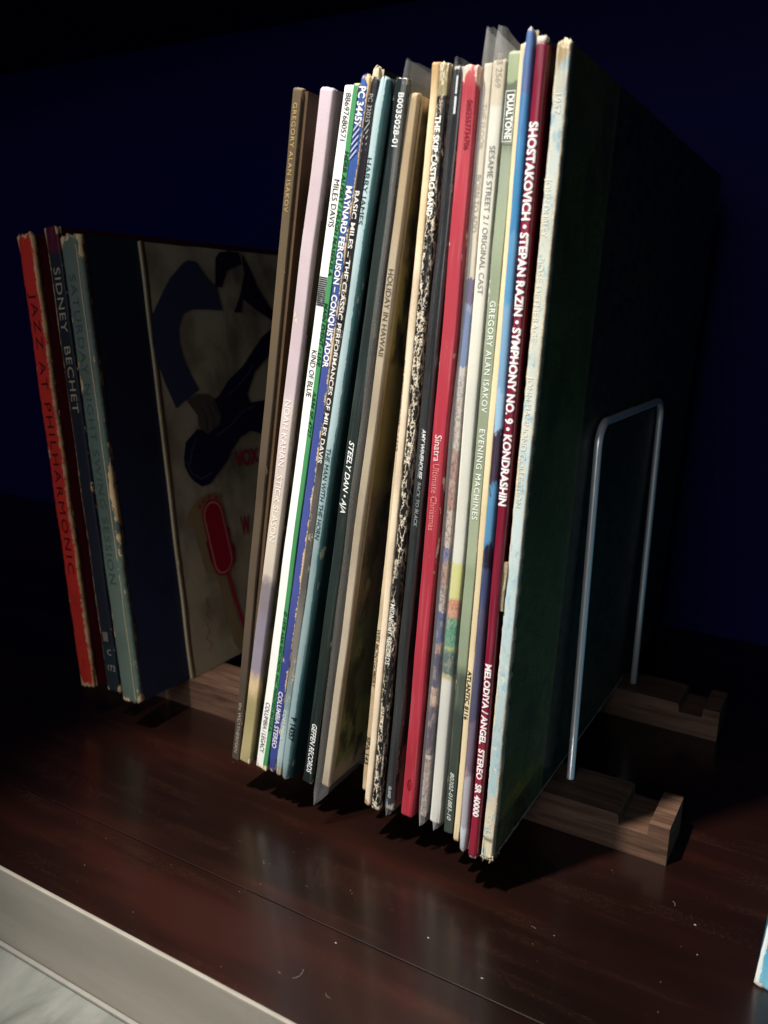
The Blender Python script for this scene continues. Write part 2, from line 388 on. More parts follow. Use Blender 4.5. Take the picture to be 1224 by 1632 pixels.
tag(slab('cabinet_side', 420.5, 432, -60, 370, ZS-22, 470, M_dark), kind='structure')
def floor_mat():
    n = NT('pale_grey_oak'); g = n.noise((.03, .012, .1), 6, .65, 33., 1.2); g2 = n.noise((.35, .05, .1), 5, .7, 35.)
    c = n.ramp(g, [(.3, srgb('666862')), (.5, srgb('7b7d77')), (.7, srgb('888982'))]); c = n.mix(n.math('MULTIPLY', n.step(g2, .5, .75), .35), c, srgb('5d5e59'))
    n.bump(g2, .0003, .3); return n.done(c, .5, .3)
tag(slab('floor', -2500, 2500, -3000, -103.6, ZS-60, ZS-40.6, floor_mat()), kind='structure')
tag(slab('plinth_bead', -900, 420, -105.6, -103.6, ZS-40.4, ZS-38.6, plain('pale_bead', '8f8c84', .5), .5), kind='structure')

tag(slab('cabinet_top', -912, 432, 2, 382, 470.5, 480, M_dark), kind='structure')

# ------------------------------------------------------------------ the rack
def walnut():
    n = NT('walnut'); g = n.noise((.022, .3, .34), 7, .62, 21., .6); f = n.noise((.12, 2.2, 2.2), 4, .6, 25.); b = n.noise((.01, .02, .02), 2, .5, 29.)
    c = n.ramp(g, [(.3, srgb('32221a')), (.48, srgb('523b2e')), (.62, srgb('654b3c')), (.78, srgb('3e2b21'))])
    c = n.mix(n.math('MULTIPLY', n.step(f, .52, .7), .5), c, srgb('33251c')); c = n.mix(n.math('MULTIPLY', b, .35), c, srgb('4c382c'))
    n.bump(f, .0003, .4); return n.done(c, .6, .25)
M_wal = walnut()
rack = thing('record_rack', 'walnut record rack with two notched rails and bent wire dividers standing on the dark shelf', 'record rack', (0, 0, ZS))
def rail(y0, y1, xl, xr):
    # outline in X-Z with a notch near each end, top z=18.5 (rack coordinates)
    T = 18.5; gx = 5.6
    right = [(xr-25.2, T), (xr-24.4, T-.15), (xr-23.6, T-.7), (xr-23.2, T-1.6), (xr-23, T-gx+.8), (xr-22.4, T-gx), (xr-9.6, T-gx), (xr-9.2, T+.3), (xr, T+.3), (xr, 0)]
    left = [(2*xl-xl-0, 0), (xl, T+.3), (xl+9.2, T+.3), (xl+9.6, T-gx), (xl+22.4, T-gx), (xl+23, T-gx+.8), (xl+23.2, T-1.6), (xl+23.6, T-.7), (xl+24.4, T-.15), (xl+25.2, T)]
    P = left + right; n = len(P)
    V = [(x, y0, z) for x, z in P] + [(x, y1, z) for x, z in P]
    F = [tuple(range(n-1, -1, -1)), tuple(range(n, 2*n))] + [(i, (i+1) % n, n+(i+1) % n, n+i) for i in range(n)]
    o = link('rail', V, F, M_wal, rack)
    bm = bmesh.new(); bm.from_mesh(o.data); bmesh.ops.recalc_face_normals(bm, faces=bm.faces)
    bmesh.ops.triangulate(bm, faces=[f for f in bm.faces if len(f.verts) > 4]); bm.to_mesh(o.data); bm.free()
    return o
rail(57.5, 88.5, -311, 77); rail(192.0, 222.5, -311, 77)
def steel():
    n = NT('satin_steel'); a = n.noise((2, 2, .2), 3, .6, 31.); n.done(srgb('fbfbf8'), n.math('MULTIPLY_ADD', a, .15, .24), .5); n.b.inputs['Metallic'].default_value = .6; return n.m
M_steel = steel()
def wire(x, r, zt, y0, y1, rc=11, lean=0., yaw=0.):
    path = [(y0, 9), (y0, 60), (y0, 120)]
    for k in range(11): a = math.pi/2*k/10; path.append((y0+rc-rc*math.cos(a), zt-rc+rc*math.sin(a)))
    path += [((y0+y1)/2, zt)]
    for k in range(11): a = math.pi/2*k/10; path.append((y1-rc+rc*math.sin(a), zt-rc+rc*math.cos(a)))
    path += [(y1, 120), (y1, 60), (y1, 9)]
    V = []; F = []; K = 14
    for i, (y, z) in enumerate(path):
        p0 = path[max(0, i-1)]; p1 = path[min(len(path)-1, i+1)]; dy, dz = p1[0]-p0[0], p1[1]-p0[1]; l = math.hypot(dy, dz)
        ny, nz = -dz/l, dy/l
        for k in range(K):
            a = 2*math.pi*k/K; V.append((x + yaw*(y-y0) + lean*z + r*math.cos(a), y+ny*r*math.sin(a), z+nz*r*math.sin(a)))
    for i in range(len(path)-1):
        for k in range(K): F.append((i*K+k, i*K+(k+1) % K, (i+1)*K+(k+1) % K, (i+1)*K+k))
    F += [tuple(range(K)), tuple((len(path)-1)*K+k for k in range(K))][::1]
    return link('wire_divider', V, F, M_steel, rack, True)
wire(24.5, 1.9, 197, 76, 206, yaw=-.012); wire(-286.5, 1.9, 197, 76, 206)

# ------------------------------------------------------------------ the records
G12 = 'twelve inch records leaning right in the rack'
G10 = 'ten inch albums leaning left in the rack'
M_page = plain('card_edge', 'c9b896', .85, .1); M_page_dark = plain('dark_card_edge', '3a342c', .85, .1)
def record(label, xb, xt, y, t, spine, cover=None, H=315., D=313., group=G12, words=(), bulge=.6, p=3., edge=None, rag=.3, cap=.6, capz=1.6, wob=.38, rz=None, cat='record', name='record_album', z=0.):
    if rz is None: rz = .4 if group == G12 else 0.
    lean = math.degrees(math.asin((xt-xb)/315.)) if group != G10 else math.degrees(math.asin((xt-xb)/263.))
    sd = nxt()
    r = thing(name, label, cat, (xb, y, z), lean, rz, group)
    spine_mesh('spine', t, H, spine, r, bulge, p, 3., rag, cap, wob, capz, sd=sd)
    cover_mesh('cover', t, H, D, [cover or M_page, edge or M_page], r, sd=sd)
    for wd in words:
        kw = dict(wd[6]) if len(wd) > 6 else {}
        lettering(r, wd[0], wd[1], wd[2], wd[3], wd[4], wd[5], t, bulge, p, wob=wob, sd=sd, **kw)
    return r
# --- left to right, the long row
r = record('brown gatefold with tan capital letters, first of the leaning row at its left end', -127.4, -87.5, -.4, 4.6,
    printed('brown_card', [(0, '4c4136'), (60, '574a3c'), (200, '5f513d'), (300, '645540')], 4.6, 315, edge=.25, end=.55, worn='9c8566', stain=.25, soft=14),
    printed('brown_card_face', '4a3428', 999, edge=0, stain=.3, rough=.45), edge=plain('brown_edge', '3b2c22'),
    words=[('GREGORY ALAN ISAKOV', 309.3, 267.4, 2.0, -.1, 'b59a68', dict(fade=.25, spaced=1.15)), ('the WEATHERMAN', 33.7, 4.9, 2.0, .1, 'a39a8a', dict(fade=.35))], p=5, rag=.15)
V, F = grid_box(2.45, 4.3, 1.2, 312, .8, 314, 1, 12, 12); link('gatefold_panel', V, F, printed('brown_fold', '54412f', 999, stain=.3, rough=.42), r)
r = record('pale lilac spine fading down to violet grey and sand, beside the brown gatefold', -121.9, -73.6, .2, 6.4,
    printed('lilac_card', [(0, 'a89c70'), (22, '9e9468'), (40, 'd0b68c'), (49.3, '8d8490'), (85.4, '857b80'), (101.8, 'd0c4b4'), (141.2, 'cfc0b8'), (188.3, 'c6b5ba'), (300, 'c8b7bf')], 6.4, 315, end=.6, worn='e8dcc0', stain=.12, soft=3.5, jag=14),
    printed('forest_face', [(0, '6b6a45'), (60, '77744c'), (140, '585142'), (270.0, '5a5a4c'), (274.9, 'a8989c')], 999, stain=.4, soft=3, blot=[('3c3a30', .5, .62, .06), ('8b8a60', .6, .7, .09)]),
    words=[('NOAH KAHAN', 188.9, 158.4, 3.0, 0, 'f2eaea', dict(fade=.3)), ('STICK SEASON', 154.3, 121.7, 3.0, 0, 'f4ecdf', dict(fade=.4))], p=5, rag=.25)
r = record('clean bright white spine with a small barcode and thin black capitals', -112.2, -63.2, .4, 5.2,
    printed('white_card', 'f3f2ec', 5.2, 315, end=.5, stain=.03, worn='e9dfd0', rough=.35), printed('black_face', '131517', 999, stain=.1, rough=.4),
    words=[('88697680571', 312.2, 294.9, 2.6, 0, '2a2a2c'), ('MILES DAVIS', 280.3, 262.0, 2.7, 0, '232325'), ('KIND OF BLUE', 211.6, 191.4, 2.7, 0, '232325'), ('COLUMBIA / LEGACY', 38.2, 9.5, 2.5, 0, '333335')], p=6, rag=.1, cap=.35, edge=M_page_dark)
z0, z1 = 230.4, 242.5
bars(r, [(-2.2, 2.2, z0+(z1-z0)*k/14, z0+(z1-z0)*(k+.55)/14) for k in range(14)], '1d1d1f', 5.2, p=6, name='barcode')
r = record('green spine with dark green italics, squeezed between the white one and the blue one', -108.3, -59.6, -.6, 2.7,
    printed('green_card', '478f5a', 2.7, 315, edge=.15, end=1.3, worn='e4cfa8', fleck=.1, stain=.1), printed('dark_green_face', '16261d', 999),
    words=[('HERB ALPERT / HUGH MASEKELA', 290.5, 242.4, 1.9, -.1, '0e3a20', dict(bold=.5, shear=.15)), ('MAIN EVENT \u2022 LIVE', 231.4, 204.8, 1.9, -.1, '0e3a20', dict(bold=.5, shear=.15)),
           ('A&M SP 4727', 194.2, 173.5, 1.8, -.1, '123d24', dict(bold=.4, shear=.15)), ('\u00a9 1978 A&M RECORDS, INC. PRINTED IN U.S.A.', 89.0, 22.9, 1.7, -.1, '12452a', dict(bold=.4, shear=.15))], p=4, rag=.35)
r = record('royal blue spine flaking to cream along its right side, big white capitals', -104.4, -56.1, -.3, 4.6,
    printed('royal_blue_card', [(0, '3a4688'), (80, '4a5294'), (140, '424f90'), (230, '345290')], 4.6, 318, edge=.0, end=1.1, fleck=.2, worn='dcc29a', stain=.12, soft=20, jag=10, left=('dcc29a', 1.75, 2.6, 0)),
    printed('navy_face', '161a34', 999), H=318,
    words=[('PC 34457', 313.5, 299.2, 3.0, -.3, 'eeeae4', dict(bold=.6)), ('MAYNARD FERGUSON \u2013 CONQUISTADOR', 277.2, 204.4, 2.7, -.2, 'e9e5e0', dict(bold=.7, fade=.2)), ('COLUMBIA STEREO', 46.6, 14.6, 2.5, -.2, 'ddd8e0', dict(bold=.6, fade=.15))], rag=.6, cap=.9, capz=2)
bars(r, [(-1.9, .9, 286.8+k*2.6, 286.8+k*2.6+.8) for k in range(5)], 'b9b8cc', 4.6, slant=3.5)
r = record('black spine with pale capitals half hidden between the royal blue and pale teal spines', -100.2, -51.2, -.4, 3.7,
    printed('black_soft_card', [(0, 'a9bdbd'), (31.1, '7f9494'), (52.0, '77736c'), (95.2, '55514c'), (162.0, '2a2622'), (211.6, '16141a')], 4.0, 320, edge=.1, end=1.5, worn='cfc7ae', fleck=.15, soft=9, jag=10, crack=.1),
    printed('black_face2', '101216', 999), H=320,
    words=[('PC 32025', 310.4, 300.4, 2.1, -.6, '9fa29e', dict(fade=.3)), ('BASIC MILES \u2013 THE CLASSIC PERFORMANCES OF MILES DAVIS', 275.2, 162.6, 2.3, -.6, 'd8d6cf', dict(bold=.5, fade=.1)), ('COLUMBIA', 37.8, 21.1, 2.1, -.6, 'd5e2e2', dict(fade=.3))], rag=.5, cap=.9, capz=2.4, bulge=1.)
bars(r, [(-1.8, .4, 284.5+k*2.5, 284.5+k*2.5+.7) for k in range(6)], '9a9da0', 4, slant=3.)
r = record('pale teal rounded spine with thin dark capitals, beside the dark grey one', -95.3, -46.7, -.6, 5.6,
    printed('pale_teal_card', [(0, '8aa0a2'), (140, '9ab2b5'), (173.9, 'a6bcbf'), (252.2, 'a9bfc1')], 5.6, 316, end=.9, worn='a5b9ae', stain=.15, soft=20, smear=.3, rough=.35, left=('3f686c', 1.3, .8, 0)),
    printed('teal_face', '2f5558', 999, stain=.4, rough=.35), H=316,
    words=[('HARRY JAMES', 286.9, 262.1, 2.6, -1.2, '24383c'), ('THE MAN WITH THE HORN', 170.0, 127.9, 2.4, -.4, '1f3236'), ('P 14357', 36.1, 23.4, 2.6, .9, '10181a', dict(bold=.5))], p=2., bulge=2.3, rag=.35, cap=.9, capz=2., edge=M_page_dark)
r = record('charcoal spine with white numerals at the top and slanted white capitals lower down', -84.2, -40.6, 1.6, 5.4,
    printed('charcoal_card', [(0, '1a2422'), (51.8, '28312e'), (174.0, '2a3230'), (275.4, '20282b')], 5.4, 315, end=.45, fleck=.05, stain=.2, rough=.25, soft=25, smear=.12, worn='7c8a88', spec=.6),
    printed('charcoal_face', '1c2523', 999, rough=.3, stain=.3),
    words=[('B0035028-01', 309.5, 290.5, 2.3, 1.0, 'f0f0ee', dict(bold=.4)), ('STEELY DAN \u2022 AJA', 173.2, 140.7, 2.5, .2, 'efefec', dict(bold=.3, shear=.3)), ('GEFFEN RECORDS', 33.7, 6.4, 2.7, .4, 'f2f2ef', dict(bold=.25, shear=.25))], p=4, rag=.2, edge=M_page_dark)
r = record('cream spine inside a loose clear sleeve that sticks up as a grey corner, foliage cover', -75.0, -35.6, 4., 3.9,
    printed('cream_card', [(0, 'c8b8a0'), (140, 'bfae94'), (260, 'b79e7a')], 3.9, 309, end=.7, stain=.25, soft=20, worn='d9c19b'),
    printed('foliage_face', [(0, 'd4c2a4'), (9, '8f9a5e'), (40, '6c7052'), (90, '80685a'), (150, '9a8850'), (211.4, 'aca05c'), (246.5, '8c7448'), (250.9, 'a08a5e'), (253.3, '86703f'), (299.8, '4d4430'), (302.4, 'd7b888')], 999, soft=2.5, jag=10, stain=.3, blot=[('3e3c26', .5, .62, .06), ('b8b06a', .6, .72, .08)]), H=309,
    words=[('HOLIDAY IN HAWAII', 244.3, 209.6, 2.4, .2, '4a4238')], p=5)
V, F = grid_box(1.99, 2.05, 2.3, 3.8, 1, 308, 1, 1, 30); link('cover_border', V, F, printed('cream_border', 'c8b795', 999, stain=.25), r)
plastic_sleeve(r, 4.8, -9., 306, .3, 319, M_film, bottom=3., sd=3.1, droop=6.5)
r = record('thin tan spine set back behind its neighbour, with a typed catalogue code low down', -57.3, -31.3, 11.5, 2.7,
    printed('tan_card', [(0, 'cbb592'), (60, 'cdbb9c'), (98.1, 'd8c6a4'), (250, 'd5bf98')], 2.7, 315, edge=.1, end=.5, stain=.35, soft=8, worn='b59a6d'),
    printed('tan_face', '8d7c5c', 999),
    words=[('7133', 305.9, 299.4, 2.0, -.2, '2f2a26'), ('BIX BEIDERBECKE \u2013 1924', 206.7, 168.2, 1.8, -.35, '2e2a26'), ('WES MONTGOMERY', 84.8, 55.1, 1.9, -.3, '57492f', dict(bold=.5, shear=.2, fade=.3)), ('SPA 143', 29.2, 14.5, 2.0, -.2, '35302c', dict(bold=.4))], rag=.4)
r = record('plain cream spine with brown water spots, left of the cracked black one', -49.2, -26.2, 1.8, 3.3,
    printed('bone_card', [(0, 'ecd8bc'), (120, 'e8d5b8'), (250, 'e6cda6'), (306, 'b99d70')], 3.3, 316.5, edge=.05, end=.9, stain=.3, soft=6, worn='a98457', blot=[('8c643c', .73, .76, .12)]),
    printed('bone_face', 'b39f7c', 999), H=316.5, rag=.6, cap=.8, p=2.4, bulge=1.)
r = record('black spine cracked and flaked all over to white, block letters at the top', -44.2, -21.9, .2, 4.1,
    printed('cracked_black', [(0, '1c1c1c'), (304, '8f8560')], 4.1, 315.5, edge=.3, end=1.1, crack=1., worn='e8e0cc', stain=.1, jag=6, rough=.4),
    printed('black_face3', '14130f', 999), H=315.5,
    words=[('THE SKIP CASTRO BAND', 297.6, 262.2, 2.5, -.7, 'efebe0', dict(bold=.8)), ('MIDNIGHT RECORDS', 103.1, 74.4, 2.3, -.5, 'e5e1d6', dict(bold=.2))], rag=.5, cap=.9)
r = record('glossy black spine with slanted white capitals at mid height, left of the bright red one', -38.6, -18.0, 3.8, 4.2,
    printed('gloss_black', '131a1b', 4.2, 314.5, end=.9, fleck=.08, worn='9fa8a8', rough=.2, stain=.1, spec=.7, smear=.06),
    printed('black_pink_face', [(0, 'b08f7c'), (20.1, '9a7468'), (33.2, '17161a')], 999, soft=2, jag=12), H=314.5,
    words=[('AMY WINEHOUSE', 180.1, 159.0, 1.9, -.2, 'eef0ee', dict(bold=.7, shear=.25)), ('BACK TO BLACK', 157.6, 138.3, 1.7, -.2, '98a09e', dict(bold=.2, shear=.2)), ('ISLAND', 12.5, 6.5, 1.5, -.4, 'dfe3e3')], p=3, edge=M_page_dark)
bars(r, [(-.2, .5, 305.0, 311.1), (-.2, .6, 298.2, 304.2)], 'e6eaea', 4.2, name='price_sticker', fade=.1)
V, F = grid_box(-2.3, 2.3, -1.0, 300, -1.2, 317, 2, 8, 8); 
plastic_sleeve(r, 4.9, -3.5, 310, -1.5, 316.5, M_film, bottom=3., sd=9.1)
r = record('bright red wide spine with small white serif name in the middle', -29.5, -12.9, 4.1, 6.3,
    printed('red_card', [(0, 'a22c3a'), (40, 'a93442'), (200, 'ae3c48'), (312, 'cc6a6a')], 6.3, 314, end=.55, stain=.1, soft=6, worn='f0c9c0', smear=.08, rough=.4),
    printed('red_face', '8e1a28', 999), H=314,
    words=[('0602557734706', 302.3, 285.4, 2.2, .9, '7a1a28'), ('Sinatra', 178.0, 167.1, 3.0, .1, 'f6dcd8'), ('Ultimate Christmas', 166.0, 137.6, 2.9, .1, 'de8a84', dict(fade=.3)), ('O', 13.7, 19.6, 2.2, .2, '7a1220'), ('c', 15.1, 18.0, 1.2, .2, '7a1220')], p=4, bulge=1.)
r = record('narrow picture spine in clear sleeve, cream above and mottled violet below, beside the red one', -22.8, -7.9, 7.4, 3.2,
    printed('picture_card', [(0, 'b5a5a0'), (22, 'a3928e'), (29.1, 'd6cdb6'), (32.0, '5c4c60'), (56.4, 'd8b8a0'), (65.6, '4a4a6c'), (80.6, 'b9988c'), (85.1, '5e6a98'), (101.2, 'c2b7b0'), (112.6, 'b58f84'), (122.5, '7f83b0'), (130.8, 'd9c5b6'), (144.5, 'b98f80'), (171.1, 'd9cfc4'), (191.6, 'cfcac2'), (205.4, '7387b2'), (226.0, '8e9cc0'), (228.4, '6e5f86'), (238.3, 'e2d8c2')], 3.2, 315, lines=('4a3a4a', .5, 0, 201.7, .75), jag=9, stain=.1, blot=None, worn='e2d6c0', end=.2),
    printed('picture_face', '77708a', 999),
    words=[('THE FLOOR', 301.3, 285.7, 1.7, .0, 'b7ae9e', dict(fade=.5)), ('BORN TO ADD', 276.8, 256.4, 2.2, 0, 'a9a69c', dict(fade=.25))], p=5)
plastic_sleeve(r, 4.8, -3.5, 312, .3, 326, M_film2, bottom=8., drop=3, sd=5.5, droop=3.5)
r = record('wide ivory spine with grey capitals and yellow and green picture near its foot', -15.9, -2.9, 6.4, 5.3,
    printed('ivory_card', [(0, 'dcd9ce'), (71.9, 'cdbd8a'), (74.5, '2f5a50'), (84.0, '3f8f6c'), (85.2, 'c9bc74'), (87.5, '4a9c74'), (100.2, 'd88a66'), (108.4, 'd6d288'), (124.7, 'dedbcd'), (200, 'e2ddcd'), (300, 'd6c8ae')], 5.3, 315, soft=.2, jag=4.5, lines=('22463a', .7, 72.2, 108.4, .7), stain=.08, end=.2),
    printed('ivory_face', 'a8a294', 999),
    words=[('BB 2569', 316.9, 305.8, 2.2, .1, 'a59a86'), ('SESAME STREET 2 / ORIGINAL CAST', 286.2, 233.4, 2.2, .2, '6c6a62')], p=3, bulge=1.2)
plastic_sleeve(r, 6.9, -2.2, 312, .3, 325, M_film2, bottom=7., drop=6, sd=8.5, droop=3.5)
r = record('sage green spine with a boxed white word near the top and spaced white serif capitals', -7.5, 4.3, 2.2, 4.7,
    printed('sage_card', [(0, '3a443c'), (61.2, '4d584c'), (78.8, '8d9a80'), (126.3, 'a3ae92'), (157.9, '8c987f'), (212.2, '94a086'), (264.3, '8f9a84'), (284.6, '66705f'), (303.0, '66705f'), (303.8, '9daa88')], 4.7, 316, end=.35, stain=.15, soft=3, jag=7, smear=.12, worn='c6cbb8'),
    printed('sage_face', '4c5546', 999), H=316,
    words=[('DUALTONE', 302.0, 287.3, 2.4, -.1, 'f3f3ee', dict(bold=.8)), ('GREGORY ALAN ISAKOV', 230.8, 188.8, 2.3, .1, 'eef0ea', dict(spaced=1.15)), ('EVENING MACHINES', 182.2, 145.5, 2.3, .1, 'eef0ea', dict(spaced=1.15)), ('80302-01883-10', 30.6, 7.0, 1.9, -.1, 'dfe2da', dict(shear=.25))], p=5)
zt, zb = 303.2, 286.3
bars(r, [(-1.9, -1.72, zb, zt), (1.6, 1.78, zb, zt), (-1.72, 1.6, zb, zb+.25), (-1.72, 1.6, zt-.25, zt)], 'e6e8e0', 4.7, p=5, name='printed_box')
r = record('thin buttery cream spine with small black code near its foot, left of blue picture spine', -2.0, 8.8, -1.0, 2.8,
    printed('butter_card', [(0, 'e2cfa6'), (150, 'eed9ae'), (300, 'e6d5b2')], 2.8, 317, end=.7, stain=.15, soft=20, worn='caa878'),
    printed('butter_face', 'b8a27c', 999), H=317,
    words=[('ATLANTIC 8116', 81.9, 59.4, 1.7, -.2, '2a261f', dict(bold=.5))], p=3, rag=.4)
V, F = [], []
r = record('worn blue picture spine standing tallest, white rubbed top and purple grey foot', 3.6, 13.1, -6.0, 3.7,
    printed('blue_art_card', [(0, 'c9cdd2'), (14, 'a8a4ac'), (34, '8e7c86'), (38.6, '6f6273'), (62.0, '4f4d66'), (114.5, '3f4668'), (130.2, '231f33'), (136.7, '4f86ac'), (160.6, '3a2c3c'), (182.5, '8fb4cf'), (199.0, '779fbe'), (230.8, '558fb8'), (252.5, '3a7eae'), (283.6, '3a75a8'), (305.4, '4c6a9c'), (300, '4a6496')], 3.7, 320, end=1.2, fleck=.35, stain=.05, soft=.8, jag=26, worn='cfd6dc', smear=.15),
    printed('blue_art_face', '223a58', 999), H=320, p=2.2, bulge=1.7, rag=.4, cap=.95, capz=2.6)
r = record('maroon spine with large bold white capitals, just left of the thick pale cloth spine', 8.6, 17.5, -6.4, 4.0,
    printed('maroon_card', [(0, '8e1f36'), (60, '7c1730'), (180, '7a1731'), (250, '861b35'), (300, '7a1c34')], 4.0, 315, end=.0, stain=.12, soft=15, smear=.06, fleck=.05, worn='f0d6d2', rough=.32, spec=.5),
    printed('maroon_face', '35091c', 999), H=315,
    words=[('SHOSTAKOVICH \u2022 STEPAN RAZIN \u2022 SYMPHONY NO. 9 \u2022 KONDRASHIN', 290.2, 155.1, 3.1, -.1, 'f7f2f0', dict(bold=.85)), ('MELODIYA / ANGEL  STEREO  SR 40000', 89.5, 19.8, 2.5, .1, 'f5efed', dict(bold=.9))], p=2.4, bulge=1.5, cap=.8)
V, F = grid_box(-1.7, 1.7, -1.2, 2., 313.6, 316.6, 3, 3, 2, lambda x, y, z: (x*.92, y+.3*mnoise.noise((x, y, z)), z+.4*mnoise.noise((x*2, y*2, z)))); link('worn_corner', V, F, plain('white_fibre', 'd9cfc4', .9), r, True)
V, F = grid_box(-1.6, 1.6, -1.0, 2., -.6, 1.2, 3, 3, 1, lambda x, y, z: (x*.95, y+.3*mnoise.noise((x, y, z)), z+.4*mnoise.noise((x*2, y*2, z)))); link('worn_corner', V, F, plain('pink_fibre', 'e2b9b2', .9), r, True)
r = record('thin smoke grey sleeve showing only its top corner behind the maroon one', 11.5, 20.9, 13.5, 1.0,
    printed('smoke_card', '4a4d50', 1., 314), printed('smoke_face', '33363a', 999), H=314, D=300, p=3, bulge=.3)

# --- thick green album at the right end of the row
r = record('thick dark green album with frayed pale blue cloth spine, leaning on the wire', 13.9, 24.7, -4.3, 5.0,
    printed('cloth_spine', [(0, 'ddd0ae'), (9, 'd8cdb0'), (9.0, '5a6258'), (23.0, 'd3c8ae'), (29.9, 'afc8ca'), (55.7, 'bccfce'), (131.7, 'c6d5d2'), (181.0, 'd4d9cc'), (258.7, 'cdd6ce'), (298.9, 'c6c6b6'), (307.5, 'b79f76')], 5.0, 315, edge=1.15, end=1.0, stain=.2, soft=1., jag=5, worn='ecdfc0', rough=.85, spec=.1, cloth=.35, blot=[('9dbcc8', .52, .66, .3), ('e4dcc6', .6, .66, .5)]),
    printed('green_leather_face', [(0, '0a0c12'), (15.5, 'a09c3a'), (24, '6a7e4a')], 999, soft=.4, stain=.3, rough=.5, blot=[('40583a', .5, .66, .03), ('7c8450', .54, .7, .015)], spec=.4, leather='4a5a3a', painted_falloff=(62, '1b2230', '262c30')),  # glow beside the wire and darkness past it are put into the colour
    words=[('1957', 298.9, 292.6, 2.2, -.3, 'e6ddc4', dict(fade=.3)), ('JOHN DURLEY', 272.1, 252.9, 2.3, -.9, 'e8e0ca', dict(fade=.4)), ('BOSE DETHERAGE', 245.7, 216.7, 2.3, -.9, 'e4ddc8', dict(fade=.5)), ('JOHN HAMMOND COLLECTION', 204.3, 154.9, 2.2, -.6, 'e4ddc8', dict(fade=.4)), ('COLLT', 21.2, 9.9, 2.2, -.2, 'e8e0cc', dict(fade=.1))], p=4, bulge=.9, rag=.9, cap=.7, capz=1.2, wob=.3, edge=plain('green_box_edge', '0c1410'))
# torn tab sticking out of the spine's left side
V, F = grid_box(-4.6, -2.5, -1.6, -.8, 112.2, 132.5, 3, 1, 10, lambda x, y, z: (x+.35*mnoise.noise((x, z*.3, 2)), y-.5*mnoise.noise((z*.15, x, 5)), z)); link('torn_tab', V, F, printed('torn_card', 'b9a585', 999, stain=.5), r)
# fibres at the frayed bottom corner
bmV, bmF = [], []
rnd = random.Random(5)
for k in range(230):
    u = rnd.random()
    if u < .6: bx, by, bz = rnd.uniform(-2.6, 2.9), rnd.uniform(-1.2, .8), rnd.uniform(-.3, 2.5)
    else: bx, by, bz = 2.7, rnd.uniform(0, 40)**1., rnd.uniform(-.2, .8)
    l = rnd.uniform(.8, 2.6)*(1 if by < 6 else .5); d = Vector((rnd.uniform(-.6, 1), rnd.uniform(-1, .2), rnd.uniform(-1, .35))).normalized()*l; q = Vector((rnd.uniform(-1, 1), rnd.uniform(-1, 1), rnd.uniform(-1, 1))).normalized()*.07
    i = len(bmV); p0 = Vector((bx, by, bz)); p1 = p0+d*.5+Vector((rnd.uniform(-.3, .3),)*3); p2 = p0+d
    bmV += [tuple(p0-q), tuple(p0+q), tuple(p1+q), tuple(p1-q), tuple(p2)]; bmF += [(i, i+1, i+2, i+3), (i+3, i+2, i+4)]
tag(link('frayed_fibres', bmV, bmF, plain('linen_fibre', 'd5cbb2', .9), r), kind='stuff')
bmV, bmF = [], []
for k in range(70):
    y = k*3.1; h = .25+.35*abs(mnoise.noise((y*.09, 3, 1))); bmV += [(2.62, y, -.15), (2.62+h, y, .15), (2.62, y, h+.2)]
    if k: a = len(bmV)-3; bmF += [(a-3, a, a+1, a-2), (a-2, a+1, a+2, a-1)]
link('worn_lower_edge', bmV, bmF, plain('worn_edge_fibre', '8f8f84', .9), r)

# --- the ten inch albums on the left
r = record('red album at the far left, dark hand lettered words down its spine, torn cream edge', -257.4, -284.6, 17.2, 11.4,
    printed('scarlet_cloth', [(0, 'bd2c20'), (60, 'c92d22'), (200, 'bc2a20')], 11.4, 263, edge=.55, end=.9, stain=.25, fleck=.1, soft=20, worn='c79a6e', left=('c79a6e', 5.1, 3.2, 0), rough=.6),
    printed('maroon_face2', '5a0a1c', 999, rough=.6), H=263, D=262, group=G10, cap=.4, capz=.8, p=7, bulge=.5, rag=1.3,
    words=[('JAZZ AT PHILHARMONIC', 231.9, 70.5, 5.4, .3, '3a100e', dict(fade=.15, spaced=1.25)), ('VOL. 8', 17.7, 12.9, 1.8, 0, '6a1a16', dict(stack=False, fade=.4))])
r = record('dark navy album with tan capitals and maroon cap, between red and grey green albums', -239.3, -266.7, 21., 9.8,
    printed('navy_album_spine', [(0, '1b262c'), (30, '171c26'), (236, '191e29'), (253.8, '4a0f22')], 9.8, 267, edge=.4, end=.6, stain=.1, soft=.4, jag=1, rough=.6, worn='c2a37c', left=('c2a37c', -4.3, .8, 1)),
    printed('maroon_face3', '3c0a1c', 999), H=267, D=262, group=G10, cap=.4, capz=.6, p=7, bulge=.4, rag=.8,
    words=[('SIDNEY  BECHET', 245.6, 166.6, 5.0, .5, '9a8f76', dict(spaced=1.1, fade=.1)), ('C', 24.9+1.6, 24.9-1.6, 3.6, .8, '9a9484', dict(stack=True)), ('173', 15.1+3., 15.1-3., 3.8, 1., '9a9484', dict(stack=True))])
bars(r, [(-2.4+i*1.1, -1.6+i*1.1, 31.6, 37.5) for i in range(4)], '7c7564', 9.8, .4, 7, name='printed_emblem', fade=.1)
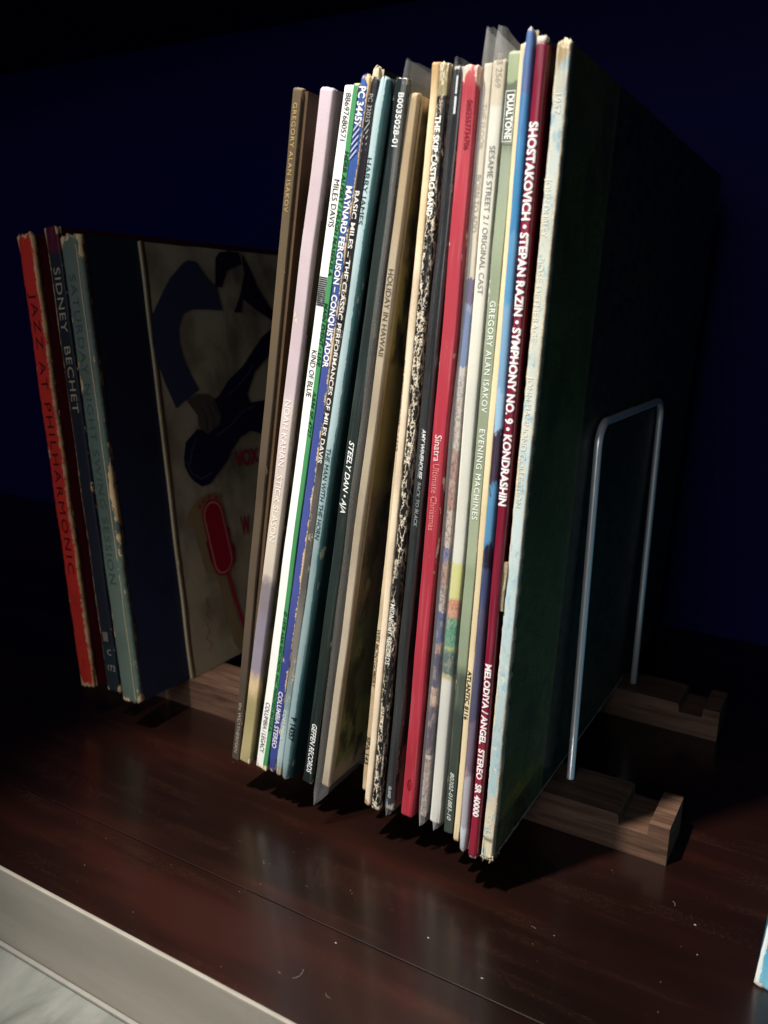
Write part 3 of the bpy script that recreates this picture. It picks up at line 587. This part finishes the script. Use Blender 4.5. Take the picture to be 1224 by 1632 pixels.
r = record('thick grey green album, faded capitals and a split right hinge, facing the bare shelf', -220.3, -248.3, 17.5, 14.2,
    printed('grey_green_cloth', [(0, '55655a'), (90, '4c5c54'), (180, '535f57'), (255, '60695a')], 14.2, 262, edge=.5, end=.9, stain=.22, soft=20, worn='c5ad84', rough=.7, cloth=.15, fleck=.04),
    printed('midnight_face', [(0, '14203c'), (120, '0f1730'), (240, '1a2732')], 999, soft=30, rough=.6, stain=.2), H=262, D=262, group=G10, cap=.35, capz=.7, p=5, bulge=1.2, rag=1.1, edge=plain('album_edge', '2b3a3c'),
    words=[('SATURDAY NIGHT SWING SESSION', 242.1, 71.5, 4.8, -1.2, '3c4c43', dict(fade=.25, spaced=1.15))])
P = [(4.5+.5*mnoise.noise((z*.05, 1, 1))+.12*math.sin(z*.9), z) for z in [2+k*2.6 for k in range(99)]]
V = []; F = []
for (x, z) in P:
    wd = .28+.3*abs(mnoise.noise((z*.11, 4, 4))); V += [(x-wd, profile(x, 14.2, 1.2, 5)-.16, z), (x+wd, profile(x+wd, 14.2, 1.2, 5)-.16, z)]
for k in range(len(P)-1): F.append((2*k, 2*k+1, 2*k+3, 2*k+2))
link('split_hinge', V, F, plain('hinge_threads', 'b0a27e', .9), r)
r = record('drab beige sleeve with a printed saxophonist and a red microphone, facing right in the gap', -212.5, -240.9, 58.6, 1.7,
    printed('beige_fold', '8d8268', 1.7, 262, edge=.3, end=.6, stain=.3, worn='b3a27e'),
    printed('beige_art_face', '9d957e', 999, stain=.5, rough=.75, spec=.12, blot=[('6b6757', .5, .7, .02)]), H=262, D=258, group=G10, bulge=.4, rag=.3, cap=.4)
ART = {'jacket': [[(32.9, 252.0), (37.5, 253.5), (43.8, 253.0), (52.7, 243.4), (60.0, 238.4), (63.2, 224.1), (49.7, 224.7), (35.4, 224.6), (27.4, 222.1), (22.3, 213.6), (21.6, 205.0), (24.2, 194.6), (28.9, 184.7), (34.0, 176.4), (21.6, 171.1), (12.8, 166.6), (6.3, 181.8), (2.0, 194.7), (0.3, 205.5), (1.9, 220.4), (11.0, 232.0), (19.8, 242.2)]], 'hat': [[(66.2, 260.0), (74.8, 261.3), (84.7, 261.0), (86.6, 254.0), (71.4, 249.1), (64.8, 238.5), (58.7, 238.8), (61.8, 256.2)]], 'body': [[(87.7, 260.9), (95.0, 250.7), (100.9, 239.6), (112.3, 226.3), (128.4, 218.5), (127.5, 212.5), (111.0, 218.5), (94.2, 226.2), (84.5, 231.7), (81.7, 223.2), (74.4, 223.0), (81.9, 233.5), (88.5, 247.6)]], 'sax': [[(133.9, 220.5), (112.6, 212.6), (100.5, 206.9), (89.8, 198.5), (77.7, 188.5), (61.8, 180.0), (52.0, 171.4), (46.2, 169.1), (50.1, 159.5), (37.8, 150.7), (28.8, 152.6), (17.5, 145.9), (14.0, 135.7), (14.4, 136.2), (14.3, 131.1), (17.0, 125.5), (20.1, 121.8), (26.9, 116.9), (34.7, 117.2), (43.7, 123.4), (51.8, 128.7), (58.6, 134.4), (51.1, 130.4), (57.5, 135.2), (67.5, 142.5), (78.5, 146.1), (88.9, 142.9), (113.4, 131.8), (118.1, 162.2), (98.7, 164.8), (81.4, 164.3), (79.3, 170.3), (89.1, 184.1), (110.1, 196.9), (131.1, 202.3)]], 'hand': [[(21.6, 171.1), (31.0, 173.9), (41.4, 173.1), (47.4, 168.1), (51.3, 158.5), (49.1, 153.1), (41.8, 150.2), (37.4, 148.4), (30.3, 153.4), (30.1, 160.6)]], 'saxlight': [[(26.7, 147.4), (21.6, 140.0), (19.1, 132.1)], [(45.2, 146.1), (57.1, 150.4), (73.1, 159.2), (85.6, 162.0)], [(16.9, 133.8), (19.4, 126.1), (27.7, 121.6), (37.4, 124.3)], [(89.9, 188.9), (76.2, 179.1), (60.3, 170.8)]], 'finger': [[(34.7, 164.6), (37.5, 157.1), (37.6, 149.8)], [(40.4, 166.9), (44.4, 158.3), (44.1, 151.8)], [(44.7, 168.3), (49.4, 159.6)]], 'halo': [[(7.8, 95.7), (11.6, 101.2), (16.0, 105.6), (21.1, 108.9), (25.9, 110.4), (30.8, 102.8), (27.8, 93.6), (28.0, 80.4), (30.9, 68.7), (31.0, 59.5), (22.0, 62.4), (19.1, 78.2), (15.5, 93.0)]], 'stripe': [[(31.1, 59.7), (39.7, 57.5), (52.0, 6.0), (44.7, 4.3), (40.7, 11.0)]], 'banner': [[(19.2, 102.4), (23.3, 108.5), (30.7, 111.5), (36.9, 111.4), (43.8, 109.1), (41.8, 103.9), (36.0, 105.6), (29.7, 105.2), (25.3, 102.2), (24.2, 100.0)]], 'surround': [[(25.2, 82.2), (28.4, 82.6), (41.7, 90.7), (48.3, 85.9), (47.9, 78.1), (51.3, 72.8), (50.4, 63.8), (44.8, 58.4), (36.3, 57.2), (30.4, 60.8), (27.1, 69.7)]], 'mic': ((34.1, 97.5), (39.1, 66.6)), 'micw': 7.6, 'stand': [[(42.1, 57.4), (44.7, 47.0), (48.9, 30.6), (54.4, 9.9), (57.9, -2.1)]], 'sign': [[(21.1, 46.9), (19.6, 42.9), (22.1, 38.8), (18.6, 36.5), (21.8, 32.1), (17.6, 30.1), (19.9, 24.9), (15.5, 21.9), (20.2, 16.9), (17.1, 12.3)]], 'text': [('VOX', 60.0, 124.2, 9.840000000000002, 24.8, 0.0), ('W', 59.1, 78.4, 12.3, 9.6, 0.0), ('W', 21.6, 103.0, 3.2, 3.3, 0.274), ('N', 25.8, 105.4, 3.2, 4.0, 0.306), ('E', 30.8, 107.1, 3.2, 3.4, 0.0), ('W', 35.6, 107.1, 3.2, 5.2, -0.316)]}
XA = .85
for key, c in (('jacket', '30334e'), ('hat', '16162a'), ('body', '17172b'), ('sax', '0c1034'), ('hand', '4c4740')):
    for P in ART[key]: face_art(r, [P], XA, c, 'printed_' + {'jacket': 'jacket_sleeve', 'hat': 'hat', 'body': 'dark_coat', 'sax': 'saxophone', 'hand': 'hand'}[key], eps={'jacket': .30, 'hat': .34, 'body': .38, 'sax': .42, 'hand': .46}[key])
for i, P in enumerate(ART['saxlight']): face_art(r, [line_poly(P, 1.2)], XA, '363c50', 'saxophone_highlight', eps=.5)
for P in ART['finger']: face_art(r, [line_poly(P, .8)], XA, '26263a', 'finger_line', eps=.52)
for P in ART['halo']: face_art(r, [P], XA, '857355', 'microphone_backing', eps=.30)
for P in ART['stripe']: face_art(r, [P], XA, '857355', 'stand_stripe', eps=.30)
for P in ART['banner']: face_art(r, [P], XA, '8c6a50', 'station_banner', eps=.34)
for P in ART['surround']: face_art(r, [P], XA, '6e1420', 'microphone_frame', eps=.38)
def stadium(a, b, w_, n=10):
    dx, dy = b[0]-a[0], b[1]-a[1]; l = math.hypot(dx, dy); ux, uy = dx/l, dy/l; out = []
    for c, s0 in ((b, -1), (a, 1)):
        for k in range(n+1):
            t_ = -math.pi/2+math.pi*k/n; cx = math.cos(t_)*w_*(-s0); sy = math.sin(t_)*w_*(-s0)
            out.append((c[0]+ux*cx-uy*sy, c[1]+uy*cx+ux*sy))
    return out
a, b = ART['mic']
wm_ = ART['micw']
face_art(r, [stadium(a, b, wm_*1.32)], XA, '8f2430', 'microphone_rim', eps=.42); face_art(r, [stadium(a, b, wm_*1.12)], XA, 'b8857a', 'microphone_outline', eps=.46)
face_art(r, [stadium(a, b, wm_)], XA, '94102a', 'microphone_grille', eps=.50)
for P in ART['stand']: face_art(r, [line_poly(P, 2.6)], XA, '9a1830', 'microphone_stand', eps=.42)
for P in ART['sign']: face_art(r, [line_poly(P, .5)], XA, '7a3034', 'signature', eps=.42, fade=.2)
def face_text(parent, s, y0, z0, h, wdt, c, ang=0., x=.85, eps=.54, bold=.8, name='lettering'):
    cu = bpy.data.curves.new(name, 'FONT'); cu.body = s; cu.size = .01; cu.offset = bold*.0004
    tmp = bpy.data.objects.new('tmp', cu); C.objects.link(tmp); dg = bpy.context.evaluated_depsgraph_get(); me = bpy.data.meshes.new_from_object(tmp.evaluated_get(dg))
    bpy.data.objects.remove(tmp); xs = [v.co.x for v in me.vertices]; a0, b0 = min(xs), max(xs)
    for v in me.vertices:
        u = (v.co.x-a0)/(b0-a0)*wdt; q = v.co.y/.007*h; ca, sa = math.cos(ang), math.sin(ang)
        v.co = ((x+eps)*S, (y0+u*ca-q*sa)*S, (z0+u*sa+q*ca)*S)
    me.materials.clear(); me.materials.append(get_ink(c, 0.)); o = bpy.data.objects.new(name, me); C.objects.link(o); o.parent = parent; return o
for (s, y0, z0, h, wdt, ang) in ART['text']: face_text(r, s, y0, z0, h, wdt, '8a1c34' if len(s) > 1 or h > 6 else '8a3a2c', ang)

# --- a record outside the rack, at the right edge of the picture
r = record('sky blue sleeve with rubbed white edges standing on the shelf at the right edge', 125.2, 147.2, 3.5, 8.2,
    printed('sky_blue_card', [(0, '7cc0d6'), (14, '2a94bc'), (200, '3aa2c8')], 8.2, 315, edge=.0, end=1.3, worn='dfe6e0', stain=.05, soft=10, rough=.6, left=('dfe8e4', -2.7, 1.3, 1), fleck=.2),
    printed('sky_face', '2b6c86', 999), group=None, z=ZS, rag=.6, cap=.5, capz=.8, p=6, bulge=.5)
record('grey sleeve standing beside the sky blue one at the right edge', 137.0, 157.5, 14, 6.,
    printed('grey_card', '77797a', 6., 315, edge=.2, end=.8), printed('grey_face', '3a3b3c', 999), group=None, z=ZS)

# ------------------------------------------------------------------ dust, lint and scratches
rnd = random.Random(11); V = []; F = []
def speck(x, y, r0, h=.12):
    i = len(V); k = rnd.choice((4, 5, 6)); a0 = rnd.random()*6; st = rnd.uniform(.45, 1)
    for q in range(k): a = a0+q*6.283/k; V.append((x+r0*math.cos(a)*rnd.uniform(.6, 1), y+r0*st*math.sin(a)*rnd.uniform(.6, 1), ZS+.03))
    V.append((x, y, ZS+h)); F.extend([(i+q, i+(q+1) % k, i+k) for q in range(k)])
for k in range(210): speck(rnd.uniform(-300, 190), rnd.uniform(-101, 60), rnd.choice((.08, .1, .12, .15, .22)), .1)
for (x, y, q) in ((5, -40, .7), (32, -48, .75), (-25, -62, .6), (48, -12, .4), (96, 25, .6), (100, 8, .4)): speck(x, y, q, .3)
for k in range(7):                      # short hairs of lint
    x, y = rnd.uniform(-200, 150), rnd.uniform(-98, 40); a = rnd.random()*6; l = rnd.uniform(1.5, 6); pts = [(x+l*t_*math.cos(a+t_*.8), y+l*t_*math.sin(a+t_*.8)) for t_ in (0, .25, .5, .75, 1)]
    for p0, p1 in zip(pts, pts[1:]):
        dx, dy = p1[0]-p0[0], p1[1]-p0[1]; m_ = math.hypot(dx, dy); nx, ny = -dy/m_*.04, dx/m_*.04; i = len(V)
        V.extend([(p0[0]-nx, p0[1]-ny, ZS+.05), (p0[0]+nx, p0[1]+ny, ZS+.05), (p1[0]+nx, p1[1]+ny, ZS+.06), (p1[0]-nx, p1[1]-ny, ZS+.06)]); F.append((i, i+1, i+2, i+3))
tag(link('dust', V, F, plain('pale_lint', '9c9284', .9)), kind='stuff')
